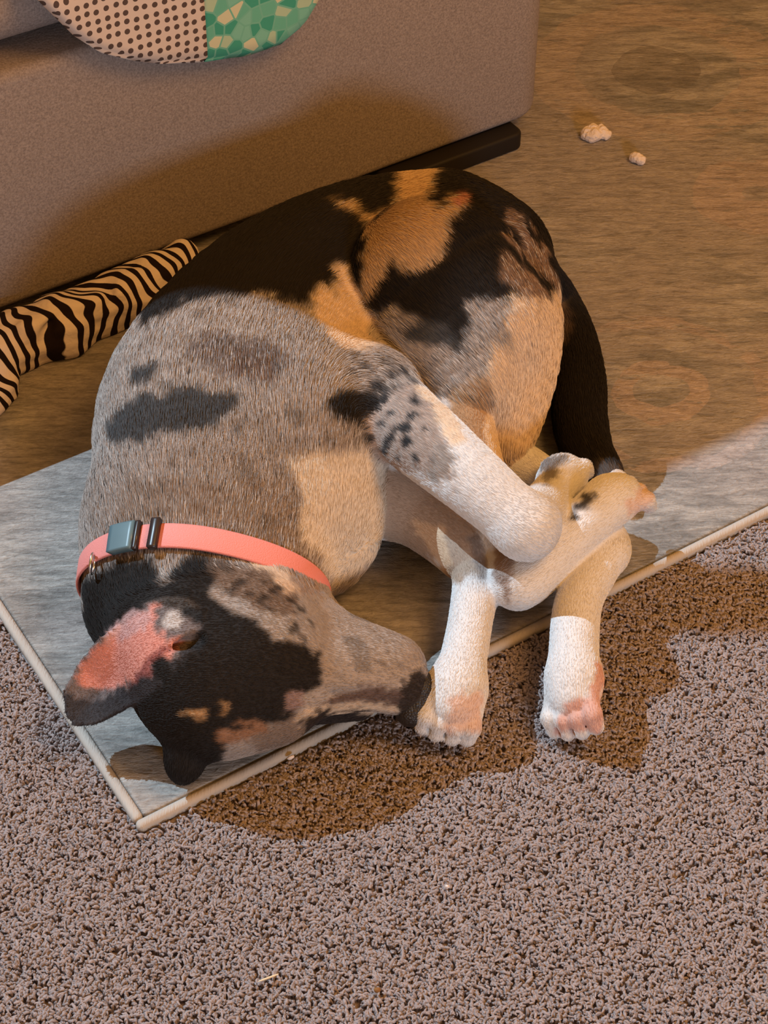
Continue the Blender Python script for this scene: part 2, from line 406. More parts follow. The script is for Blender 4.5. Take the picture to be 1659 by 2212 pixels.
# ------------------------------------------------------------------ fluff scraps, lint
wf = NT('white_fluff', .95, .1); wf.color((.80, .70, .66)); wf.bump(wf.noise(wf.coord(), 300, 4), .002)
def fluff(px, py, balls, label, h=.0013, name='fluff_scrap', cat='stuffing', group=None):
    c_ = G(px, py, .012); f = Field(c_+np.array([-.03, -.03, -.004]), c_+np.array([.03, .03, .035]), h)
    for dx, dy, dz, r_ in balls: p = c_+np.array([dx, dy, dz]); f.add(p, p, r_, r_, .003)
    sl, P = f.region(f.lo, f.lo+f.n*f.h); f.F += (.0009*smooth_noise(P.reshape(-1, 3), 700, 5)).reshape(f.F.shape).astype(np.float32)
    f.F = np.maximum(f.F, (.0121-P[..., 2])).astype(np.float32)
    V, Q = surface_nets(f.F, f.lo, f.h); o = quads_mesh(name, V, Q, wf.m); tag(o, label, cat, group)
fluff(1288, 300, [(-.012, .002, .006, .0085), (-.003, -.004, .008, .0085), (.006, .004, .007, .0085), (-.005, .007, .010, .007), (.011, -.001, .006, .006), (.006, .011, .011, .0035), (.016, .001, .006, .0035), (-.008, -.006, .006, .006)], 'larger torn clump of white stuffing on the rug near the sofa', group=None)
fluff(1375, 352, [(-.004, .004, .006, .006), (.0, .001, .007, .0065), (.005, -.003, .006, .006)], 'smaller oval tuft of white stuffing on the rug')

# ------------------------------------------------------------------ the dog
DH = .0023; dlo = np.array([-.375, -.47, -.005]); dhi = np.array([.345, .66, .27])
def node(*a): return [(G(p, y, z), r_) for p, y, z, r_ in a]
PR = []   # (group, a, b, ra, rb, k)
CH_ = []   # (group, segments, k)
def chain(g, k, *nodes):
    nn = node(*nodes); q = np.array([list(p)+[r_] for p, r_ in nn]); out = []
    for i in range(len(q)-1):
        p0, p1, p2, p3 = q[max(i-1, 0)], q[i], q[i+1], q[min(i+2, len(q)-1)]
        for j in range(5):
            t = j/5; out.append(.5*(2*p1+(p2-p0)*t+(2*p0-5*p1+4*p2-p3)*t*t+(3*p1-p0-3*p2+p3)*t**3))
    out.append(q[-1]); segs = [(a[:3], b[:3], a[3], b[3]) for a, b in zip(out, out[1:])]
    CH_.append((g, segs, k))
def all_prims():
    r = [(g, a, b, ra, rb, k) for g, a, b, ra, rb, k in PR]
    for g, segs, k in CH_: r += [(g, a, b, ra, rb, k) for a, b, ra, rb in segs]
    return r
# spine runs from rump to neck; hair flows towards the rump
chain('torso', .045, (445, 1040, .105, .102), (468, 880, .112, .110), (600, 690, .110, .100), (780, 590, .108, .096), (950, 560, .108, .094))
chain('torso', .045, (630, 1075, .092, .086), (610, 950, .115, .098), (670, 820, .105, .088))
chain('torso', .03, (700, 1150, .07, .045), (715, 1200, .06, .028))
chain('torso', .04, (1080, 560, .10, .055), (1110, 640, .09, .048))
chain('neck', .045, (430, 1130, .098, .088), (420, 1290, .085, .074))
chain('neck', .045, (330, 1190, .075, .058), (320, 1300, .07, .055))
chain('neck', .045, (540, 1190, .085, .065), (560, 1300, .08, .055))
chain('haunch', .03, (940, 630, .150, .095), (1020, 720, .13, .078))
chain('haunch', .03, (900, 740, .145, .052), (1000, 840, .12, .045))
chain('haunch', .03, (1090, 700, .11, .058), (1100, 840, .085, .042), (1085, 960, .065, .028))
# legs
chain('torso', .04, (680, 900, .145, .055), (800, 860, .152, .046))
chain('torso', .02, (800, 860, .158, .040), (870, 910, .160, .036))
chain('fore_l', .01, (860, 902, .160, .0365), (910, 945, .162, .036), (1010, 1030, .158, .0315), (1120, 1125, .138, .0275), (1140, 1140, .134, .028))
chain('fore_l', .012, (1130, 1135, .134, .028), (1155, 1120, .122, .025), (1190, 1070, .095, .020), (1215, 1035, .085, .021))
chain('fore_r', .02, (800, 1060, .075, .045), (900, 1110, .065, .032), (1000, 1190, .060, .027), (1030, 1240, .055, .0235), (1018, 1330, .056, .0200), (1002, 1420, .055, .0205), (988, 1490, .052, .0215))
chain('hind_l', .02, (960, 830, .120, .040), (1040, 1050, .085, .026), (1110, 1235, .066, .024))
chain('hind_l', .012, (1118, 1255, .070, .0270), (1150, 1235, .074, .0260), (1230, 1160, .088, .0235), (1290, 1105, .096, .0235), (1320, 1080, .096, .022))
chain('hind_r', .015, (1100, 1000, .045, .028), (1230, 1080, .045, .022), (1315, 1175, .062, .0200), (1290, 1225, .062, .0205), (1250, 1300, .060, .0215), (1240, 1400, .055, .0220), (1240, 1470, .050, .0220))
chain('tail', .02, (1140, 590, .105, .030), (1195, 650, .060, .026), (1235, 730, .044, .025), (1252, 820, .042, .0265), (1252, 900, .041, .0275), (1268, 970, .038, .025), (1300, 1020, .034, .020), (1325, 1060, .030, .012))
# head, lying on its side with the nose to the right
chain('head', .035, (440, 1440, .088, .068), (530, 1430, .092, .064))
chain('head', .03, (400, 1370, .085, .055), (560, 1370, .085, .050))
chain('head', .03, (470, 1520, .075, .047), (585, 1530, .065, .031))
chain('head', .02, (610, 1445, .090, .048), (690, 1455, .085, .036), (790, 1452, .076, .0325), (855, 1458, .068, .027))
chain('head', .015, (690, 1395, .088, .024), (780, 1395, .080, .021), (850, 1425, .075, .021))
chain('head', .02, (640, 1340, .075, .034), (740, 1378, .070, .020))
chain('head', .010, (860, 1490, .058, .020), (885, 1500, .054, .014))
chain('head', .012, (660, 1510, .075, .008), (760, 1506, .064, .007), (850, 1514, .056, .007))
chain('head', .008, (660, 1512, .046, .022), (770, 1510, .042, .019))  # lip bulk under the muzzle, carries the painted dark shade below
chain('ear_r', .01, (410, 1590, .060, .022), (400, 1640, .045, .018), (395, 1665, .035, .012))
CLAWS = []; GRV = []
def paw(g, base, direc, nrm, w, L, spread=1.0):
    "four toes side by side and a heel; base centre, direction, back-of-paw normal"
    d = np.array(direc, float); d /= np.linalg.norm(d); n = np.array(nrm, float); n -= d*(n@d); n /= np.linalg.norm(n); s_ = np.cross(d, n)
    PR.append((g, base, base+d*L*.4, w*.92, w*.86, .010))
    for i, (o, fl_) in enumerate(((-.78, .80), (-.27, 1.0), (.27, 1.0), (.78, .80))):
        a = base+d*L*.30+s_*w*o*.8+n*w*.18; b = base+d*L*(.55+.35*fl_)+s_*w*o*spread+n*w*.10; e = base+d*L*(.72+.40*fl_)+s_*w*o*spread-n*w*.25
        PR.append((g+'_toe', a, b, w*.31, w*.36, .002)); PR.append((g+'_toe', b, e, w*.36, w*.30, .002))
        if i < 3: GRV.append((a+s_*w*.26*spread+n*w*.32, e+s_*w*.27*spread+n*w*.15, w))
        CLAWS.append((e+d*w*.22-n*w*.05, d*.75-n*.65, w))
    return base
FWD = G(829, 1106)-np.array(cam.location); FWD /= np.linalg.norm(FWD)
def dirpx(a, b): v = G(*b)-G(*a); return v/np.linalg.norm(v)
paw('fore_r', G(985, 1490, .052), dirpx((985, 1490, .052), (968, 1560, .040)), (.15, -.25, 1), .0255, .036)
paw('hind_r', G(1240, 1470, .050), dirpx((1240, 1470, .050), (1236, 1560, .036)), (-.5, -.2, .8), .0250, .040)
paw('hind_l', G(1315, 1082, .095), dirpx((1320, 1082, .095), (1400, 1050, .085)), (-.3, -.2, 1), .0245, .036)
paw('fore_l', G(1212, 1040, .085), dirpx((1210, 1045, .085), (1240, 990, .080)), (-.3, .1, 1), .0225, .024)

def build_dog():
    fields = {}; order = []
    total = Field(dlo, dhi, DH)
    groups = [['torso', 'neck', 'head'], ['haunch'], ['hind_l', 'hind_l_toe'], ['hind_r', 'hind_r_toe'], ['tail'], ['fore_r', 'fore_r_toe'], ['fore_l', 'fore_l_toe'], ['ear_r']]
    mk = {'haunch': .012, 'hind_l': .003, 'hind_r': .004, 'tail': .006, 'fore_r': .006, 'fore_l': .004, 'ear_r': .006}
    neckF = None
    for gs in groups:
        f = Field(dlo, dhi, DH)
        for g, a, b, ra, rb, k in PR:
            if g in gs: f.add(a, b, ra, rb, k)
        for g, segs, k in CH_:
            if g in gs: f.add_chain(segs, k)
        if gs[0] == 'torso': total.F = f.F; neckF = f
        else: total.merge(f, mk[gs[0]])
        del f
    # creases: closed eye, mouth line, folds where the limbs lie on the body
    def cut(a, b, r1, r2, k=.003): total.add(G(*a), G(*b), r1, r2, k, sub=True)
    def on(px, py, z): return (px, py, z)
    # left ear: a cupped leaf folded outwards
    poly = [(352, 1290), (300, 1308), (252, 1345), (205, 1385), (158, 1432), (132, 1490), (140, 1545), (160, 1574), (200, 1570), (290, 1527), (345, 1480), (400, 1420), (440, 1375), (442, 1325), (405, 1292)]
    A = G(430, 1345, .150); B = G(150, 1560, .055); Cc = G(150, 1440, .085)
    e1 = (B-A)/np.linalg.norm(B-A); nn = np.cross(B-A, Cc-A); nn /= np.linalg.norm(nn)
    if nn@FWD > 0: nn = -nn
    e2 = np.cross(nn, e1); cp = np.array(cam.location)
    def on_plane(px, py):
        x = (px-829.5)/F; y = -(py-1106)/F; d = np.array([x, S*y+S, S*y-S]); t = ((A-cp)@nn)/(d@nn); return cp+d*t
    P3 = [on_plane(*p) for p in poly]; P2 = [((p-A)@e1, (p-A)@e2) for p in P3]
    lo = np.min(P3, 0)-.025; hi = np.max(P3, 0)+.025
    sl, P = total.region(lo, hi); x = (P-A)@e1; y = (P-A)@e2; w = (P-A)@nn
    d2 = np.full(x.shape, 9.0); n = len(P2)
    for i in range(n):
        a = np.array(P2[i]); b = np.array(P2[(i+1) % n]); ab = b-a
        t = np.clip(((x-a[0])*ab[0]+(y-a[1])*ab[1])/(ab@ab), 0, 1); d2 = np.minimum(d2, np.hypot(x-a[0]-ab[0]*t, y-a[1]-ab[1]*t))
    d2 = np.where(inpoly(x, y, P2), -d2, d2)
    depth = .016*np.clip(-d2/.028, 0, 1)**.8
    wav = .003*np.sin(x*90)
    mid = -depth+wav
    dd = np.maximum(d2+.002, np.abs(w-mid)-.0030); dd = np.where(dd > 0, dd, dd)
    total.F[sl] = smin(total.F[sl], dd.astype(np.float32), .006)
    # inner fold of the ear
    total.add(on_plane(300, 1440)-nn*.012, on_plane(405, 1372)-nn*.006, .004, .007, .006)
    cut((330, 1425, .128), (425, 1380, .152), .004, .007)
    # mouth, eye
    cut((745, 1375, .092), (700, 1400, .118), .0025, .0025)
    cut((610, 1522, .113), (655, 1497, .126), .0022, .0028)
    cut((606, 1528, .106), (625, 1512, .119), .0025, .0025)
    cut((720, 1502, .096), (850, 1500, .085), .004, .004, .004)
    for a_, b_, w_ in GRV: total.add(a_, b_, .0016, .0026, .003, sub=True)
    # rest on rug / carpet
    sl, P = total.region(dlo, np.array([dhi[0], dhi[1], .03]))
    rr = P[..., :2]-ruga; onr = (rr@(-N_)) > 0
    total.F[sl] = np.maximum(total.F[sl], np.where(onr, .0125, .0085)-P[..., 2]).astype(np.float32)
    V, Q = surface_nets(total.F, total.lo, DH)
    return V, Q, neckF, (A, nn, P3)
V, Q, neckF, EAR = build_dog()
print('dog verts', len(V))
NV = vnormals(V, Q)
# nearest primitive -> group and hair flow
dmin = np.full(len(V), 9.0); grp = np.zeros(len(V), dtype=object); flow = np.zeros((len(V), 3)); wsum = np.zeros(len(V))
for g, a, b, ra, rb, k in all_prims():
    d = seg_dist(V, a, b, ra, rb); m = d < dmin; dmin[m] = d[m]; grp[m] = g
    dv = b-a; L = np.linalg.norm(dv); wgt = np.exp(-np.maximum(d, 0)/.006)
    if L > 1e-6:
        dv = dv/L
        flow += wgt[:, None]*dv[None]*(-1 if g in ('head', 'neck') else 1)
tors = np.isin(grp, ['torso', 'neck', 'haunch'])
gid = {g: i for i, g in enumerate(['torso', 'neck', 'haunch', 'head', 'fore_l', 'fore_r', 'hind_l', 'hind_r', 'tail', 'ear_r', 'ear'])}
GI = np.array([gid.get(str(g).replace('_toe', ''), 0) for g in grp])
px, py = proj(V)
eA, en, eP = EAR; EP2 = [(352, 1288), (300, 1306), (250, 1343), (203, 1383), (154, 1430), (128, 1490), (136, 1547), (158, 1578), (202, 1573), (290, 1530), (347, 1482), (400, 1422), (444, 1375), (444, 1325), (405, 1290)]
isear = inpoly(px, py, EP2) & (np.abs((V-eA)@en) < .022) & (V[:, 2] > .02)
GI[isear & (px < 440)] = gid['ear']
# ---- coat
BLACK = (.014, .011, .010); SLATE = (.060, .058, .060); GREY = (.36, .305, .275); WHITE = (.69, .675, .68); CREAM = (.70, .56, .43); TAN = (.50, .30, .15); BROWN = (.16, .10, .075); PINK = (.62, .22, .16); DKG = (.13, .105, .095)
base = {'torso': GREY, 'neck': GREY, 'haunch': GREY, 'head': GREY, 'fore_l': WHITE, 'fore_r': WHITE, 'hind_l': WHITE, 'hind_r': WHITE, 'tail': BLACK, 'ear_r': BLACK, 'ear': BLACK}
coat = np.zeros((len(V), 3))
for g, c_ in base.items(): coat[GI == gid[g]] = c_
nx = smooth_noise(V, 330, 1)*7+smooth_noise(V, 900, 2)*5; ny = smooth_noise(V, 330, 3)*9+smooth_noise(V, 900, 4)*6
qx, qy = px+nx, py+ny
# merle mottling of the grey
mot = smooth_noise(V*np.array([1, .6, 1]), 120, 8); 
g_ = np.isin(GI, [gid['torso'], gid['neck'], gid['haunch'], gid['head']])
coat[g_] *= (1+.10*mot[g_])[:, None]
coat[g_ & (mot > .85)] *= .6
def paint(groups, poly, colr, a=1.0):
    ids = [gid[g] for g in groups]; m = np.isin(GI, ids) & inpoly(qx, qy, poly)
    coat[m] = coat[m]*(1-a)+np.array(colr)*a
def spots(groups, poly, colr, freq, thr, seed, a=1.0):
    ids = [gid[g] for g in groups]; m = np.isin(GI, ids) & inpoly(qx, qy, poly) & (smooth_noise(V, freq, seed) > thr)
    coat[m] = coat[m]*(1-a)+np.array(colr)*a
BD = ['torso', 'haunch', 'tail', 'hind_l', 'hind_r', 'fore_l']
TB = ['torso', 'haunch', 'neck']
LIGHTTAN = (.60, .42, .25)
paint(TB, [(300, 720), (280, 640), (400, 500), (560, 400), (760, 330), (1000, 330), (1230, 480), (1230, 640), (1060, 640), (1000, 660), (985, 760), (930, 700), (870, 665), (800, 665), (785, 700), (745, 620), (715, 575), (715, 640), (650, 668), (560, 640), (470, 645), (400, 662), (345, 690)], BLACK)
paint(TB, [(700, 432), (745, 445), (800, 470), (840, 455), (848, 410), (835, 350), (935, 350), (925, 385), (910, 430), (935, 440), (985, 418), (992, 438), (958, 470), (962, 505), (945, 555), (905, 572), (860, 572), (838, 555), (815, 600), (795, 640), (782, 640), (780, 560), (790, 510), (775, 470), (740, 455)], LIGHTTAN)
paint(TB, [(968, 420), (990, 415), (995, 432), (970, 445)], (.55, .25, .2))
paint(['torso', 'haunch'], [(1085, 440), (1150, 480), (1200, 560), (1215, 640), (1150, 650), (1110, 620), (1070, 600), (1080, 520)], (.24, .155, .11))
spots(['torso', 'haunch'], [(1085, 440), (1200, 500), (1215, 640), (1110, 640), (1070, 600)], BLACK, 170, .25, 22)
paint(TB, [(715, 570), (745, 575), (775, 620), (800, 700), (795, 745), (770, 765), (720, 750), (685, 700), (672, 640), (690, 620), (725, 640)], (.72, .56, .42))
# haunch: grey with blue-black flecks, cream rear edge
paint(['haunch', 'torso', 'hind_l'], [(1035, 660), (1105, 625), (1160, 640), (1215, 600), (1215, 820), (1185, 900), (1130, 980), (1110, 1060), (1060, 1060), (1030, 930), (1060, 860), (1040, 790), (1060, 720)], CREAM)
paint(['haunch', 'hind_l'], [(960, 830), (1040, 800), (1060, 870), (1040, 930), (1060, 1100), (980, 1000)], (.42, .27, .16))
spots(['haunch'], [(1000, 640), (1110, 640), (1090, 780), (1010, 760)], GREY, 120, -.1, 5)
paint(['haunch', 'torso'], [(860, 700), (930, 680), (1000, 690), (985, 750), (920, 730), (870, 735)], SLATE)
paint(TB, [(960, 640), (1010, 660), (1000, 740), (965, 720)], BLACK)
# flank
paint(TB, [(430, 722), (520, 735), (600, 750), (640, 790), (590, 835), (500, 835), (440, 800), (395, 775)], (.19, .145, .13), .85)
paint(TB, [(500, 770), (600, 775), (590, 830), (510, 835)], BROWN, .7)
paint(TB, [(228, 920), (290, 870), (410, 845), (525, 858), (500, 905), (470, 935), (340, 950), (275, 975), (235, 965)], SLATE)
paint(TB, [(278, 812), (345, 795), (325, 838), (285, 845)], SLATE)
paint(TB, [(350, 1015), (385, 1000), (375, 1030)], DKG, .8)
paint(TB, [(590, 800), (625, 808), (600, 818)], SLATE); paint(TB, [(500, 940), (525, 935), (520, 955)], SLATE, .8)
paint(TB+['fore_l'], [(722, 860), (760, 845), (808, 845), (806, 900), (812, 930), (770, 935), (735, 930), (700, 885)], BLACK)
paint(TB, [(270, 1040), (420, 1050), (600, 1050), (660, 1120), (700, 1230), (560, 1180), (420, 1130), (250, 1150)], (.27, .205, .165), .7)
paint(['torso', 'neck'], [(618, 1010), (680, 985), (740, 995), (800, 990), (860, 1040), (850, 1150), (790, 1215), (722, 1262), (690, 1215), (655, 1190), (640, 1150), (655, 1100), (640, 1050)], (.71, .62, .52))
paint(['neck', 'head', 'torso'], [(560, 1170), (650, 1210), (700, 1250), (690, 1290), (640, 1290), (590, 1230)], (.30, .20, .14), .7)
paint(['neck', 'head'], [(480, 1180), (560, 1190), (620, 1240), (655, 1285), (620, 1280), (560, 1230)], (.62, .47, .35))
# left foreleg: speckled at the top
paint(['fore_l'], [(640, 740), (860, 780), (945, 860), (950, 960), (980, 1040), (900, 1020), (640, 980)], (.42, .33, .285))
spots(['fore_l', 'torso'], [(780, 780), (900, 850), (950, 1000), (900, 1010), (760, 960)], (.03, .028, .03), 230, .28, 31)
spots(['fore_l', 'torso'], [(740, 765), (870, 775), (910, 850), (820, 850), (740, 815)], (.03, .028, .03), 260, .45, 35)
paint(['fore_l'], [(890, 820), (930, 840), (970, 880), (1010, 950), (970, 960), (935, 890)], CREAM)
spots(['fore_l'], [(900, 960), (980, 960), (980, 1060), (900, 1040)], GREY, 260, .25, 32)
paint(['fore_l'], [(1160, 1000), (1222, 975), (1225, 1000), (1205, 1020), (1180, 1050)], DKG, .8)
# right foreleg
paint(['fore_r'], [(780, 1000), (960, 1030), (1100, 1180), (1085, 1245), (1020, 1240), (965, 1265), (960, 1215), (830, 1200)], (.42, .31, .24))
paint(['fore_r'], [(880, 1120), (960, 1130), (975, 1250), (940, 1210)], (.72, .52, .35), .7)
paint(['fore_r'], [(1010, 1170), (1060, 1120), (1100, 1190), (1085, 1250), (1040, 1260)], (.25, .21, .20), .8)
# hind feet
paint(['hind_l'], [(1222, 1135), (1255, 1062), (1290, 1066), (1262, 1108)], SLATE)
paint(['hind_l'], [(1060, 1130), (1100, 1180), (1110, 1230), (1095, 1300), (1070, 1250)], (.30, .21, .17), .9)
paint(['hind_r'], [(1285, 1430), (1305, 1430), (1300, 1580), (1195, 1580), (1215, 1530), (1240, 1500), (1275, 1500)], (.62, .33, .26), .85)
paint(['fore_r'], [(975, 1500), (1040, 1490), (1040, 1580), (960, 1580)], (.66, .42, .32), .7)
paint(['hind_l'], [(1350, 1080), (1395, 1035), (1425, 1045), (1405, 1090), (1355, 1120)], (.66, .42, .35), .55)
paint(['tail'], [(1285, 985), (1330, 985), (1360, 1080), (1270, 1070)], DKG)
paint(['tail'], [(1190, 650), (1215, 640), (1235, 700), (1210, 760), (1190, 750)], (.16, .10, .06), .7)
# head
HD = ['head', 'neck', 'ear_r']
paint(HD, [(205, 1210), (300, 1190), (420, 1190), (480, 1180), (470, 1210), (400, 1215), (330, 1215), (300, 1235), (240, 1260)], (.26, .22, .20))
paint(HD, [(180, 1265), (240, 1230), (300, 1210), (345, 1235), (352, 1262), (400, 1212), (460, 1205), (480, 1240), (450, 1290), (520, 1330), (560, 1345), (600, 1375), (650, 1385), (690, 1420), (700, 1455), (690, 1480), (650, 1500), (645, 1540), (600, 1560), (560, 1570), (500, 1585), (470, 1680), (360, 1680), (300, 1560), (180, 1380)], BLACK)
paint(HD, [(450, 1215), (560, 1230), (640, 1290), (640, 1330), (560, 1320), (500, 1290), (470, 1260)], (.17, .115, .085), .9)
spots(HD, [(450, 1215), (640, 1270), (700, 1400), (560, 1340), (470, 1270)], BLACK, 300, .35, 41, .8)
paint(HD, [(490, 1300), (520, 1290), (600, 1340), (640, 1375), (560, 1345)], (.34, .30, .28), .8)
paint(HD, [(395, 1538), (445, 1530), (455, 1548), (425, 1556)], TAN); paint(HD, [(480, 1515), (495, 1520), (492, 1550), (475, 1545)], TAN, .7)
paint(HD, [(470, 1575), (560, 1560), (600, 1575), (590, 1600), (480, 1610)], (.28, .15, .09))
paint(HD, [(620, 1500), (650, 1485), (662, 1500), (645, 1530), (615, 1535)], (.33, .22, .20), .8)
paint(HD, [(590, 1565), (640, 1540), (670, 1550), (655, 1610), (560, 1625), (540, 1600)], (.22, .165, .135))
paint(HD, [(735, 1492), (800, 1485), (870, 1480), (870, 1515), (860, 1522), (760, 1518), (700, 1520)], (.11, .07, .06), .95)
paint(HD, [(872, 1478), (900, 1455), (945, 1460), (940, 1570), (880, 1570), (858, 1530), (866, 1500)], (.035, .026, .023))
paint(HD, [(640, 1545), (690, 1525), (760, 1520), (860, 1523), (860, 1538), (760, 1535), (690, 1542), (660, 1560)], (.62, .48, .36))
paint(HD, [(655, 1548), (700, 1534), (770, 1532), (820, 1545), (800, 1580), (660, 1600)], (.03, .022, .02))  # shade beneath the muzzle, painted into the coat as near-black
spots(HD, [(800, 1385), (870, 1390), (880, 1450), (790, 1460)], DKG, 620, .55, 51, .8)
paint(HD, [(690, 1410), (740, 1440), (700, 1480), (700, 1450)], (.36, .28, .22), .5)
# ear inside
EARRIM = [(132, 1500), (200, 1512), (290, 1478), (350, 1436), (440, 1385), (450, 1420), (360, 1500), (200, 1590), (120, 1580)]
paint(['ear'], [(130, 1440), (230, 1360), (300, 1310), (350, 1292), (430, 1350), (400, 1420), (330, 1475), (250, 1530), (150, 1540)], (.20, .16, .155), .8)
paint(['ear'], [(165, 1440), (235, 1370), (300, 1318), (345, 1310), (335, 1350), (350, 1380), (400, 1375), (370, 1420), (310, 1450), (265, 1480), (200, 1490), (170, 1480)], (.66, .27, .21))
paint(['ear'], [(270, 1320), (330, 1312), (330, 1345), (290, 1370), (235, 1390), (220, 1385)], (.55, .35, .34), .7)
paint(['ear'], [(345, 1345), (375, 1320), (390, 1330), (385, 1365), (350, 1368)], (.50, .44, .41))
paint(['ear'], [(335, 1400), (400, 1378), (352, 1418), (300, 1475), (270, 1490), (300, 1450)], (.26, .07, .06), .85)

paint(['ear'], EARRIM, (.035, .030, .032)); paint(['ear'], [(330, 1285), (420, 1285), (430, 1310), (400, 1322), (360, 1308), (330, 1305)], (.06, .05, .045))
E_ = np.concatenate([Q[:, [0, 1]], Q[:, [1, 2]], Q[:, [2, 3]], Q[:, [3, 0]]])
for it in range(3):   # soften the borders of the patches a little
    acc = coat.copy()*2; n_ = np.full(len(V), 2.0)
    for a_i, b_i in ((0, 1), (1, 0)):
        for c_i in range(3): acc[:, c_i] += np.bincount(E_[:, a_i], coat[E_[:, b_i], c_i], len(V))
        n_ += np.bincount(E_[:, a_i], minlength=len(V))
    new = acc/n_[:, None]; sm_ = np.isin(GI, [gid[g] for g in ('torso', 'neck', 'haunch', 'tail')]) | (it == 0)
    coat = np.where(sm_[:, None], new, coat)
dm = NT('dog_coat', .75, .22); at = dm.n('ShaderNodeAttribute', attribute_name='coat'); dm.color(at.outputs['Color'])
dm.bump(dm.noise(dm.coord(), 420, 4), .0012, .6)
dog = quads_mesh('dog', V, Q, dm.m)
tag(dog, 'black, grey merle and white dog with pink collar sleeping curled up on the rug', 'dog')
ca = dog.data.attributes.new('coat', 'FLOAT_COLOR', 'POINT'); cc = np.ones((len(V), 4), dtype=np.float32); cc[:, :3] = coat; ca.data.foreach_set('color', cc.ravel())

# ---- fur
hm = NT('dog_hair', .7, .25); ah = hm.n('ShaderNodeAttribute', attribute_name='coat'); hm.color(ah.outputs['Color'])
def fur():
    nH = 330000
    ar = np.linalg.norm(np.cross(V[Q[:, 2]]-V[Q[:, 0]], V[Q[:, 3]]-V[Q[:, 1]]), axis=1)
    ctr = V[Q].mean(1); ok = (NV[Q[:, 0]]@(-FWD) > -.35) & (ctr[:, 2] > .014)
    pr = ar*ok
    f = rng.choice(len(Q), nH, p=pr/pr.sum())
    w = rng.dirichlet((1, 1, 1, 1), nH)
    root = (V[Q[f]]*w[..., None]).sum(1); nrm = (NV[Q[f]]*w[..., None]).sum(1); nrm /= np.linalg.norm(nrm, axis=1, keepdims=True)
    col = (coat[Q[f]]*w[..., None]).sum(1); gi = GI[Q[f, 0]]
    fw = flow[Q[f, 0]].copy()
    fw += np.stack([smooth_noise(root, 40, 61+i) for i in range(3)], 1)*.14+rng.normal(0, .05, (nH, 3))
    fw -= nrm*(fw*nrm).sum(1)[:, None]; fw /= np.maximum(np.linalg.norm(fw, axis=1, keepdims=True), 1e-9)
    LEN = np.array([.0115, .0105, .0115, .0042, .0042, .0034, .0032, .0032, .011, .005, .003])[gi]*rng.uniform(.6, 1.15, nH)
    LEN[(gi < 3) & (coat[Q[f, 0]][:, 0] > .7)] *= .7
    fl_ = (gi == gid['fore_l']) & (coat[Q[f, 0]][:, 0] < .6); LEN[fl_] *= 1.6
    lift = rng.uniform(.03, .15, nH); K = 4; t = np.linspace(0, 1, K)
    pts = root[:, None, :]+(fw*LEN[:, None])[:, None, :]*t[None, :, None]+(nrm*(LEN*lift)[:, None])[:, None, :]*np.sin(t*2.2)[None, :, None]
    pts[..., 2] = np.maximum(pts[..., 2], .013)
    rad = np.array([.00026, .00024, .00018, .00005])[None]*np.ones((nH, 1))*np.where(gi < 3, 1.1, .8)[:, None]
    col = col*rng.uniform(.87, 1.13, (nH, 1))
    sal = (rng.random(nH) < .10) & (gi < 3) & (col[:, 0] > .15) & (col[:, 0] < .5); col[sal] = np.array((.55, .50, .47))
    drk = (rng.random(nH) < .05) & (gi < 3) & (col[:, 0] > .15) & (col[:, 0] < .5); col[drk] = np.array((.07, .06, .055))
    o = hair_curves('fur', None, pts, rad, np.clip(col, 0, .95), hm.m, dog)
fur()

# ---- claws, nose
cm = NT('claw_horn', .4, .5); cm.color((.55, .42, .33))
for p, d, w in CLAWS:
    d = d/np.linalg.norm(d); a = np.cross(d, (0, 0, 1)); a /= np.linalg.norm(a); b = np.cross(d, a); Vv = []; Ff = []; K = 7; R_ = 8
    for i in range(K):
        t = i/(K-1); rr = .0021*(1-t)**.7+.0002; c_ = p+d*(.0065*t-.003)+np.array([0, 0, -.003*t*t]); c_[2] = max(c_[2], .012)
        for j in range(R_): an = 2*math.pi*j/R_; Vv.append(c_+a*math.cos(an)*rr*.7+b*math.sin(an)*rr)
    for i in range(K-1):
        for j in range(R_): Ff.append((i*R_+j, i*R_+(j+1) % R_, (i+1)*R_+(j+1) % R_, (i+1)*R_+j))
    Ff.append(tuple(range(R_))[::-1]); Ff.append(tuple((K-1)*R_+j for j in range(R_)))
    mesh('claw', Vv, Ff, cm.m, dog)
nm = NT('nose_leather', .45, .5); nm.color((.018, .014, .013)); nm.bump(nm.n('ShaderNodeTexVoronoi', Vector=nm.coord(), Scale=500.0).outputs['Distance'], .0008)
def nose():
    c_ = G(896, 1510, .050); f = Field(c_-.035, c_+.035, .0012)
    ax = G(896, 1510, .050)-G(845, 1496, .058); ax /= np.linalg.norm(ax)
    sd = np.cross(ax, -FWD); sd /= np.linalg.norm(sd)
    f.add(c_-sd*.010, c_+sd*.010, .0165, .0150, .005); f.add(c_+ax*.004, c_+ax*.004-np.array([0, 0, .008]), .011, .008, .006)
    for s_ in (-1, 1): f.add(c_+ax*.015+sd*.0065*s_-FWD*.002, c_+ax*.009+sd*.013*s_-FWD*.003, .0032, .0022, .002, sub=True)
    V_, Q_ = surface_nets(f.F, f.lo, f.h); quads_mesh('nose', V_, Q_, nm.m, dog)
nose()

